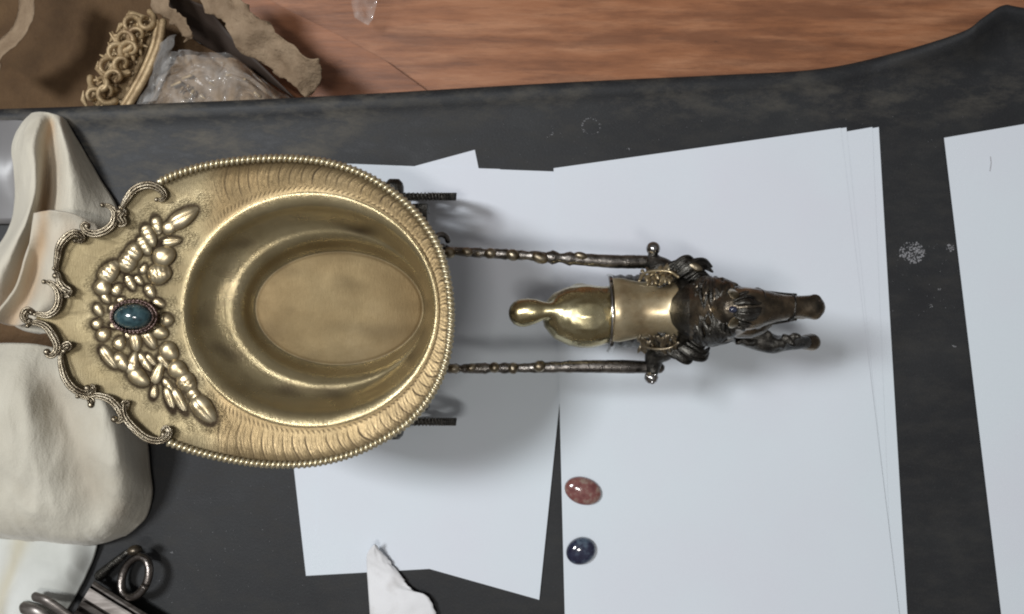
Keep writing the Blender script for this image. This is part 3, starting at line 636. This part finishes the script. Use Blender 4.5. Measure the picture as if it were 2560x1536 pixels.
for i in range(22):
    a = random.uniform(-1.3, 1.3); L = [(1835, 773+a*24, .152-.004*a*a), (1860, 773+a*34, .154-.006*a*a), (1885, 773+a*30, .152-.006*a*a), (1905+random.uniform(-8, 10), 772+a*18+random.uniform(-6, 6), .146)]
    P = cat(L, 14); mb = MB(); tube(mb, [W(*p) for p in P], [pr(5.6*math.sin(math.pi*(k+1.5)/17)**.7, .15) for k in range(14)], 7); mb.build('forelock_strand', M['dark'], NECK)
for s_ in (-1, 1):
    mb = MB(); L = [(1842, 772+s_*30, .146, 11), (1832, 772+s_*37, .153, 11), (1826, 772+s_*41, .160, 8), (1822, 772+s_*42, .166, 3)]
    P = cat(L, 14); tube(mb, [W(*p[:3]) for p in P], [pr(p[3], .15) for p in P], 12, flat=.6); mb.build('ear', M['relief'], NECK)
    mb = MB(); ball(mb, W(1893, 771+s_*40, .1395), .0019); mb.build('eye', M['ball'], NECK)
    mb = MB(); ball(mb, W(2046, 768+s_*15, .1345), .0015, .001, .001); mb.build('nostril', M['void'], NECK)
    mb = MB(); P = cat([(1850, 771+s_*44, .138), (1905, 771+s_*42, .137), (1960, 770+s_*35, .133), (1990, 768+s_*31, .131)], 24); tube(mb, [W(*p) for p in P], pr(3.2, .14), 7); mb.build('bridle_strap', M['dark'], NECK)
for x, r, z in ((1900, 44, .139), (1978, 31, .1335)):
    mb = MB(); tube(mb, [W(x+3*math.sin(t), 770, z)+Vector((0, pr(r, z)*math.sin(t), pr(r, z)*.98*math.cos(t))) for t in np.linspace(-1.9, 1.9, 30)], pr(3.2, z), 7); mb.build('bridle_band', M['dark'], NECK)
mb = MB(); ball(mb, W(1833, 774, .1525), .0022, .0017, .0017, 0, 14, 10); mb.build('forelock_glint', M['navy'], NECK)  # blue forelock glint, shaped as a small added bead
# saddle, blanket, straps, side panels
def band_(name, xs, rad, zc, yc, ha, mat, th=.0012, n=41, wob=0):
    V = []
    for i, (x, r) in enumerate(zip(xs, rad)):
        for j in range(n):
            t = -ha+2*ha*j/(n-1); rr = pr(r, .1)*(1+wob*noise.noise(Vector((i*.5, j*.4, 2)))); V.append(W(x, yc, zc)+Vector((0, rr*math.sin(t), rr*math.cos(t))))
    mb = MB(); mb.add(V, grid(V, len(xs), n)); o = mb.build(name, mat, HORSE)
    if o.data.polygons[len(o.data.polygons)//2].normal.z < 0: o.data.flip_normals()
    return solid(o, th)
xs = cat([(1527,), (1545,), (1572,), (1602,), (1650,), (1672,), (1684,)], 40)[:, 0]
rs_ = cat([(89,), (90,), (84,), (79,), (83,), (90,), (97,)], 40)[:, 0]
band_('saddle', xs, rs_, .0860, 775, R(64), M['saddle'], .0014)
band_('saddle_cloth', np.linspace(1522, 1700, 50), [94+2*math.sin(i) for i in range(50)], .078, 778, R(100), M['dark'], .001, 41, .02)
band_('girth_strap', np.linspace(1516, 1530, 6), [100, 103, 103, 103, 103, 100], .0775, 783, R(92), M['ball'], .0015)
mb = MB(); P = [W(1530, 775, .0845)+Vector((0, pr(86, .1)*math.sin(t), pr(86, .1)*math.cos(t))) for t in np.linspace(-1.15, 1.15, 40)]
for s_ in (-1, 1):
    for i in range(44):
        x = random.uniform(1600, 1690); d = random.uniform(62, 100); y = 775+s_*d; z = .112-.00026*(d-60)
        mb = MB(); a = W(x, y, z); b = W(x+random.uniform(-8, 10), y+s_*random.uniform(6, 16), z-.003); tube(mb, [a, (a+b)/2+Vector((0, 0, .0008)), b], [.0006, .0012, .0005], 6); mb.build('fringe_tuft', M['relief'] if s_ < 0 and i % 3 else M['scroll'], HORSE)
    mb = MB(); P = cat([(1598, 775+s_*72, .110), (1610, 775+s_*90, .107), (1640, 775+s_*98, .106), (1675, 775+s_*95, .107), (1696, 775+s_*82, .110)], 30); tube(mb, [W(*p) for p in P], pr(3.6, .11), 7); mb.build('panel_edging', M['relief'] if s_ < 0 else M['scroll'], HORSE)
    # lug tying the shaft to the harness
    mb = MB(); yy = 658 if s_ < 0 else 915
    chain(mb, [(1632, yy-s_*-2, .088, 20), (1638, 775+s_*112, .09, 26), (1655, 775+s_*98, .092, 34)], 16)
    chain(mb, [(1632, yy+s_*26, .09, 12), (1634, yy, .088, 16)], 6)
    fuse(mb, 'harness_lug', M['dark'], HORSE, .0008, 3)
    # flared leafy wings behind the neck
    mb = MB()
    for i, (dx, dy, ln, wd) in enumerate([(0, 0, 105, 22), (12, -14, 95, 18), (-14, 10, 80, 18), (26, -26, 70, 16), (-30, -6, 70, 20), (4, -38, 90, 20), (-24, -30, 80, 18)]):
        x0, y0 = 1672+dx, 775+s_*(72+dy*.6); x1, y1 = x0+ln*.92, 775+s_*(118+dy*.9)
        L = [(x0, y0, .098, wd*.6), ((x0+x1)/2, (y0+y1)/2+s_*10, .104-.001*i, wd), (x1-12, y1+s_*2, .101, wd*.7), (x1+(10 if s_ < 0 else 2), y1-s_*10, .097, wd*.25)]
        P = cat(L, 20); tube(mb, [W(*p[:3]) for p in P], [pr(p[3]*.72, .1) for p in P], 9, flat=.5)
        for q_ in (-.4, .4): tube(mb, [W(p[0], p[1]+p[3]*q_, p[2]+.002) for p in P[2:-3]], .0005, 5)
    mb.build('harness_wing', M['dark'], HORSE)
mb = MB(); ball(mb, W(1738, 668, .105), .0042, .0022, .0012, -.5); mb.build('wing_tip', M['scroll'], HORSE)

# ------------------------------------------------------------------ cloths on the left
def cloth(name, curves, nu, nv, mat, label, fold_tint=None, wob=.0016, seed=0, cat_='cloth', th=.0014, group=None):
    V = patch(curves, nu, nv, wob, 28, seed=seed); mb = MB(); mb.add(V, grid(V, nu, nv)); o = mb.build(name, mat)
    up = sum(p.normal.z for p in o.data.polygons)
    if up < 0: o.data.flip_normals()
    setattr_v(o.data, 'fold_tint', [fold_tint(i/(nu-1), j/(nv-1)) if fold_tint else 0 for i in range(nu) for j in range(nv)])
    solid(o, th); tag(o, label, cat_, group); return o
sm = lambda a, b, x: (lambda t: t*t*(3-2*t))(min(1, max(0, (x-a)/(b-a))))
# upper cloth: rows run down, each row left -> right
cu = [[(80, 283, .004), (100, 279, .010), (125, 283, .012), (150, 290, .010), (166, 300, .003)],
      [(55, 310, .004), (92, 305, .020), (128, 305, .012), (152, 315, .017), (182, 330, .003)],
      [(25, 365, .004), (80, 360, .028), (125, 360, .012), (165, 370, .023), (208, 375, .003)],
      [(30, 430, .006), (85, 430, .032), (120, 440, .010), (175, 440, .028), (245, 440, .004)],
      [(36, 500, .006), (80, 500, .034), (112, 510, .010), (178, 520, .030), (292, 515, .004)],
      [(20, 570, .008), (62, 560, .036), (98, 580, .012), (170, 600, .026), (325, 600, .005)],
      [(-30, 640, .008), (30, 620, .034), (75, 650, .014), (150, 680, .022), (330, 690, .005)],
      [(-120, 720, .008), (-10, 690, .030), (50, 720, .014), (120, 760, .018), (300, 780, .004)],
      [(-180, 790, .008), (-60, 780, .02), (10, 800, .012), (70, 830, .010), (200, 850, .003)]]
def st1(u, v):
    w_ = math.exp(-((v-(.50-.03*u))/.12)**2)*sm(.0, .15, u)
    return min(1, w_*(.45+.5*noise.noise(Vector((u*6, v*5, 2)))+.25*u))
cloth('polishing_cloth', cu, 90, 70, M['cloth'], 'cream cloth with an orange tinted fold, folded upright above and left of the dish', st1, .0022, 1)
# overlapping flap of the same cloth
cf = [[(84, 533, .042), (115, 528, .050), (150, 530, .050), (190, 538, .046), (240, 560, .036)],
      [(80, 560, .040), (112, 560, .045), (150, 565, .046), (200, 575, .042), (250, 600, .034)],
      [(66, 640, .038), (98, 650, .030), (135, 655, .044), (185, 660, .040), (240, 690, .03)],
      [(40, 720, .036), (72, 735, .026), (110, 735, .042), (170, 750, .036), (220, 770, .028)],
      [(-20, 800, .030), (30, 815, .020), (75, 805, .036), (130, 790, .030), (190, 800, .024)]]
cloth('cloth_flap', cf, 60, 50, M['cloth'], 'smaller cream cloth flap with peach creases tucked under the scrolled rim', lambda u, v: min(1, math.exp(-((v-.22)/.13)**2)*.5+.12+.2*noise.noise(Vector((u*4, v*4, 7)))), .0016, 2)
# lower big pad-like cloth
cl = [[(-220, 880, .01), (-60, 862, .03), (40, 858, .046), (120, 866, .044), (230, 900, .036), (300, 960, .016)],
      [(-220, 940, .02), (-60, 930, .05), (40, 930, .058), (130, 940, .050), (240, 960, .052), (330, 1020, .010)],
      [(-220, 1020, .02), (-60, 1020, .055), (50, 1010, .064), (160, 1020, .046), (270, 1030, .052), (366, 1100, .006)],
      [(-220, 1110, .02), (-60, 1110, .052), (60, 1110, .062), (190, 1120, .044), (290, 1120, .050), (374, 1170, .005)],
      [(-220, 1200, .02), (-60, 1210, .045), (80, 1200, .056), (210, 1200, .040), (300, 1200, .042), (379, 1235, .006)],
      [(-220, 1290, .02), (-60, 1290, .034), (90, 1280, .046), (215, 1275, .036), (295, 1275, .034), (362, 1295, .006)],
      [(-220, 1330, .014), (-60, 1330, .026), (70, 1335, .032), (190, 1345, .028), (260, 1340, .024), (335, 1325, .006)],
      [(-220, 1342, .006), (-60, 1344, .010), (60, 1354, .014), (170, 1364, .012), (245, 1362, .009), (315, 1340, .004)]]
def st2(u, v):
    return min(1, .42*math.exp(-((v-.56-.1*u)/.10)**2)*sm(.05, .2, u)*(1-sm(.6, .8, u))+.4*math.exp(-((v-.8)/.06)**2-((u-.72)/.06)**2))
cloth('cloth_pad', cl, 90, 90, M['pad'], 'large greyish cream cloth pad bulging below the scrolled back of the dish', st2, .0030, 3)
cw = [[(-220, 1300, .004), (-20, 1320, .010), (90, 1330, .016), (180, 1335, .014), (248, 1345, .006)],
      [(-220, 1400, .004), (-20, 1400, .010), (70, 1400, .014), (165, 1410, .016), (232, 1400, .005)],
      [(-220, 1480, .004), (-30, 1470, .010), (50, 1470, .012), (140, 1470, .015), (200, 1470, .005)],
      [(-220, 1600, .004), (-40, 1600, .010), (20, 1590, .010), (100, 1580, .012), (140, 1570, .004)]]
cloth('white_rag', cw, 50, 50, M['cloth2'], 'white rag with vertical folds lying under the cloth pad at bottom left', lambda u, v: .5*math.exp(-((v-.42+.1*u)/.07)**2), .003, 4)
# grey film and brownish leather scrap peeking at the left border
cloth('plastic_film', [[(-200, 300, .002), (-60, 300, .004), (60, 285, .003), (90, 276, .002)], [(-200, 420, .002), (-60, 420, .008), (30, 420, .008), (60, 420, .004)], [(-200, 560, .002), (-60, 560, .004), (30, 560, .004), (60, 560, .002)]], 20, 20, M['film'], 'glossy grey plastic film at the left border behind the cream cloth', None, .0008, 5, 'film', .0003)
cloth('leather_scrap', [[(-200, 780, .004), (40, 770, .006), (170, 780, .003)], [(-200, 830, .004), (40, 830, .010), (190, 830, .004)], [(-200, 900, .004), (40, 900, .006), (170, 900, .003)]], 16, 16, M['card'], 'brown leather scrap between the two cream cloths beneath the rim tip', None, .002, 6, 'scrap', .001)

# ------------------------------------------------------------------ bottom left tools
T = thing('ring_handle_tool', W(337, 1440, 0), 'dark steel ring with a small knob on top, beside the cream cloth', 'tool')
mb = MB(); c = W(338, 1443, .012)
pts = [c+Vector((pr(38, .012)*math.cos(t)*math.cos(-.5)-pr(48, .012)*math.sin(t)*math.sin(-.5)*-1*-1, pr(38, .012)*math.cos(t)*math.sin(-.5)*0+pr(47, .012)*math.sin(t)+.003*math.cos(t)*-1.2, .004*math.cos(t))) for t in np.linspace(0, 2*math.pi, 49)]
tube(mb, pts, pr(10.5, .012), 12, dome=False); mb.build('ring', M['steel'], T)
mb = MB(); ball(mb, W(337, 1376, .018), pr(19, .018), pr(13, .018), .004, .2); mb.build('knob', M['brown'], T)
mb = MB(); tube(mb, [W(250, 1440, .006), W(285, 1408, .008), W(318, 1382, .012)], [pr(14, 0), pr(10, 0), pr(8, 0)], 10); mb.build('shank', M['dark'], T)
B = thing('ridged_metal_bars', W(240, 1510, 0), 'brown metal bars with ridges lying diagonally at the bottom left corner', 'metal bars')
d = Vector((190, 118)).normalized()
nrm = Vector((-d.y, d.x))
prof = [(0, .004), (2, .016), (10, .018), (14, .018), (16, .013), (20, .013), (22, .019), (50, .020), (53, .014), (57, .014), (59, .017), (72, .016), (75, .008), (84, .008), (86, .013), (100, .012), (102, .002)]
for off, ln, pf, nm in ((0, 300, prof[:7], 'metal_bar'), (0, 300, prof[6:], 'metal_bar')):
    mb = MB(); V = []
    for k_ in np.linspace(0, 1, 12):
        for q_, z in pf: V.append(W(236+d.x*ln*k_+nrm.x*q_, 1452+d.y*ln*k_+nrm.y*q_+random.uniform(-.6, .6), z))
    n_ = len(pf); mb.add(V, grid(V, 12, n_)+[tuple(range(n_))]); o = mb.build(nm, M['bar'], B, False)
    if sum(p.normal.z for p in o.data.polygons) < 0: o.data.flip_normals()
    solid(o, .001)
for x, y, ln, wd, z in [(88, 1492, 200, 12, .022), (62, 1520, 220, 17, .016)]:
    mb = MB(); L = cat([(x, y, z), (x+d.x*40, y+d.y*26, z+.003), (x+d.x*110, y+d.y*110, z), (x+d.x*ln, y+d.y*ln*1.2, z)], 20); tube(mb, [W(*p) for p in L], pr(wd, z), 12, flat=.6); mb.build('bent_rod', M['bar'], B)
# ------------------------------------------------------------------ box, moulding, plastic bag behind the bench edge
BX = thing('cardboard_box', W(250, 120, -.10), 'open brown cardboard box with torn flaps behind the bench edge at top left', 'box')
def flap(name, curves, nu, nv, mat, parent, wob=.002, seed=0, th=.0004, jag=None):
    V = patch(curves, nu, nv, wob, 45, seed=seed)
    if jag:
        for i in range(nu):
            for side, j in ((0, 0), (1, nv-1)):
                k_ = jag*(noise.noise(Vector((i*.17, side*9+seed, 0)))+.45*noise.noise(Vector((i*.5, side*9+seed, 3)))); V[i*nv+j] = V[i*nv+j]+Vector((k_, k_*.6, 0))
    mb = MB(); mb.add(V, grid(V, nu, nv)); o = mb.build(name, mat, parent)
    if sum(p.normal.z for p in o.data.polygons) < 0: o.data.flip_normals()
    solid(o, th); return o
flap('box_bottom', [[(-500, -300, -.085), (100, -300, -.085), (500, -150, -.085)], [(-500, 60, -.085), (100, 60, -.085), (620, 130, -.085)], [(-500, 420, -.085), (100, 420, -.085), (760, 330, -.085)]], 20, 20, M['card'], BX, .002, 1)
flap('box_side', [[(60, -60, -.03), (100, -40, -.02)], [(30, 60, -.03), (70, 70, -.02)], [(-20, 110, -.03), (10, 140, -.022)], [(-60, 150, -.04), (-10, 190, -.03)]], 24, 6, M['kraft'], BX, .003, 2, jag=.004)
flap('torn_flap', [[(360, -60, -.04), (420, -60, -.03)], [(385, 20, -.03), (425, 12, -.02)], [(425, 55, -.028), (450, 35, -.02)], [(455, 90, -.03), (478, 80, -.024)], [(468, 103, -.035), (482, 96, -.03)]], 34, 8, M['kraft'], BX, .003, 3, jag=.0045)
flap('torn_flap', [[(470, -60, -.03), (560, -80, -.025)], [(520, 25, -.03), (600, -10, -.02)], [(560, 60, -.026), (640, 40, -.02)], [(590, 110, -.026), (690, 75, -.018)], [(660, 165, -.03), (765, 140, -.02)], [(715, 200, -.034), (800, 160, -.022)], [(765, 245, -.04), (806, 195, -.03)]], 50, 14, M['kraft'], BX, .009, 4, jag=.0045)
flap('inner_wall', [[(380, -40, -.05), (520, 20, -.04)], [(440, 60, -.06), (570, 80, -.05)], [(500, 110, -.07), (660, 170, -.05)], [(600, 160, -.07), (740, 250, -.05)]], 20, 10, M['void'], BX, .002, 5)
# gilded moulding
GM = thing('gilded_moulding', W(310, 150, -.07), 'gold carved scrollwork moulding strip standing in the cardboard box', 'moulding')
a0, a1 = (350, 30), (232, 268)
mb = MB(); P = cat([(408, 55, -.045), (398, 110, -.045), (372, 175, -.047), (345, 225, -.049), (318, 270, -.05), (290, 320, -.052)], 40); tube(mb, [W(*p) for p in P], pr(9, -.045), 10); tube(mb, [W(p[0]-14, p[1], p[2]-.002) for p in P], pr(7, -.045), 8); mb.build('rail', M['gilt'], GM)
mb = MB(); P = cat([(352, 35, -.056), (330, 100, -.056), (290, 190, -.057), (255, 300, -.06)], 30); V = []
for p in P:
    for q_ in np.linspace(-30, 42, 9): V.append(W(p[0]+q_, p[1]+q_*.35, p[2]))
mb.add(V, grid(V, 30, 9)); o = mb.build('backing', M['gilt'], GM); solid(o, .004)
for i in range(12):
    t = (i+.3)/12; side = -1 if i % 2 else 1; x = 346+(232-346)*t+side*13+8; y = 44+(258-44)*t+side*4; r = random.uniform(23, 32); ph = random.uniform(0, 6.28); sg = side
    L = []
    for q_ in np.linspace(0, 1, 26):
        an = ph+sg*q_*6.0; rr = r*(1-.7*q_); L.append(W(x+rr*math.cos(an), y+rr*math.sin(an), -.05+.008*math.sin(q_*3)))
    mb = MB(); tube(mb, L, [pr(8.5*(1-.6*k_/26), -.05) for k_ in range(26)], 8, flat=1.3); ball(mb, L[-1], pr(6.5, -.05)); mb.build('gilt_scroll', M['gilt'], GM)
for i in range(54):
    t = random.random(); x = 346+(232-346)*t+random.uniform(-34, 44); y = 44+(262-44)*t+random.uniform(-6, 14); a = random.uniform(0, 3.14); ln = random.uniform(14, 24)
    mb = MB(); c_ = W(x, y, -.050); dd = Vector((math.cos(a), math.sin(a), random.uniform(-.2, .5)))*pr(ln, -.05); nn = Vector((-math.sin(a), math.cos(a), 0))*pr(6, -.05)
    tube(mb, [c_-dd, c_+nn, c_+dd], [pr(2.5, 0), pr(8, 0), pr(2, 0)], 8, flat=.8); mb.build('gilt_leaf', M['gilt'], GM)
# plastic bag with gold bits
PB = thing('plastic_bag', W(540, 200, -.07), 'clear crinkled plastic bag with gold pieces inside, right of the moulding', 'bag')
V = patch([[(425, 150, -.06), (455, 128, -.035), (520, 132, -.03), (585, 142, -.032), (630, 175, -.05)],
           [(380, 200, -.06), (440, 165, -.03), (520, 165, -.022), (610, 180, -.025), (680, 215, -.05)],
           [(350, 260, -.06), (420, 215, -.028), (520, 210, -.018), (630, 220, -.022), (730, 250, -.05)],
           [(330, 330, -.06), (400, 300, -.03), (520, 300, -.025), (640, 300, -.03), (760, 320, -.05)]], 70, 90, 0)
V = [v+Vector((0, 0, .007*noise.noise(v*70)+.009*abs(noise.noise(v*95)))) for v in V]
mb = MB(); mb.add(V, grid(V, 70, 90)); o = mb.build('bag_film', M['plastic'], PB)
V = [v-Vector((0, 0, .012)) for v in V]; mb = MB(); mb.add(V, grid(V, 70, 90))
o = mb.build('bag_lining', M['kraft'], PB)
for i in range(12):
    x, y = random.uniform(430, 640), random.uniform(185, 250); mb = MB(); a = W(x, y, -.031); a2 = W(x+random.uniform(-22, 22), y+random.uniform(-15, 15), -.033); tube(mb, [a, (a+a2)/2, a2], .0012, 8); mb.build('gold_piece', M['gilt'], PB)
V = patch([[(400, 110, -.04), (440, 85, -.035)], [(385, 150, -.04), (430, 130, -.03)], [(375, 200, -.045), (420, 180, -.035)], [(330, 270, -.05), (390, 250, -.04)]], 40, 20, 0)
V = [v+Vector((0, 0, .006*noise.noise(v*110))) for v in V]; mb = MB(); mb.add(V, grid(V, 40, 20)); mb.build('bag_neck', M['plastic'], PB)
V = patch([[(880, -60, -.09), (960, -60, -.09)], [(878, -10, -.09), (944, -5, -.09)], [(880, 18, -.088), (938, 24, -.088)], [(890, 50, -.09), (922, 66, -.09)]], 30, 24, 0)
V = [v+Vector((0, 0, .010*noise.noise(v*90))) for v in V]; mb = MB(); mb.add(V, grid(V, 30, 24)); o = mb.build('plastic_wrap', M['plastic']); tag(o, 'crumpled clear plastic wrap on the wooden board at the top edge', 'plastic wrap')
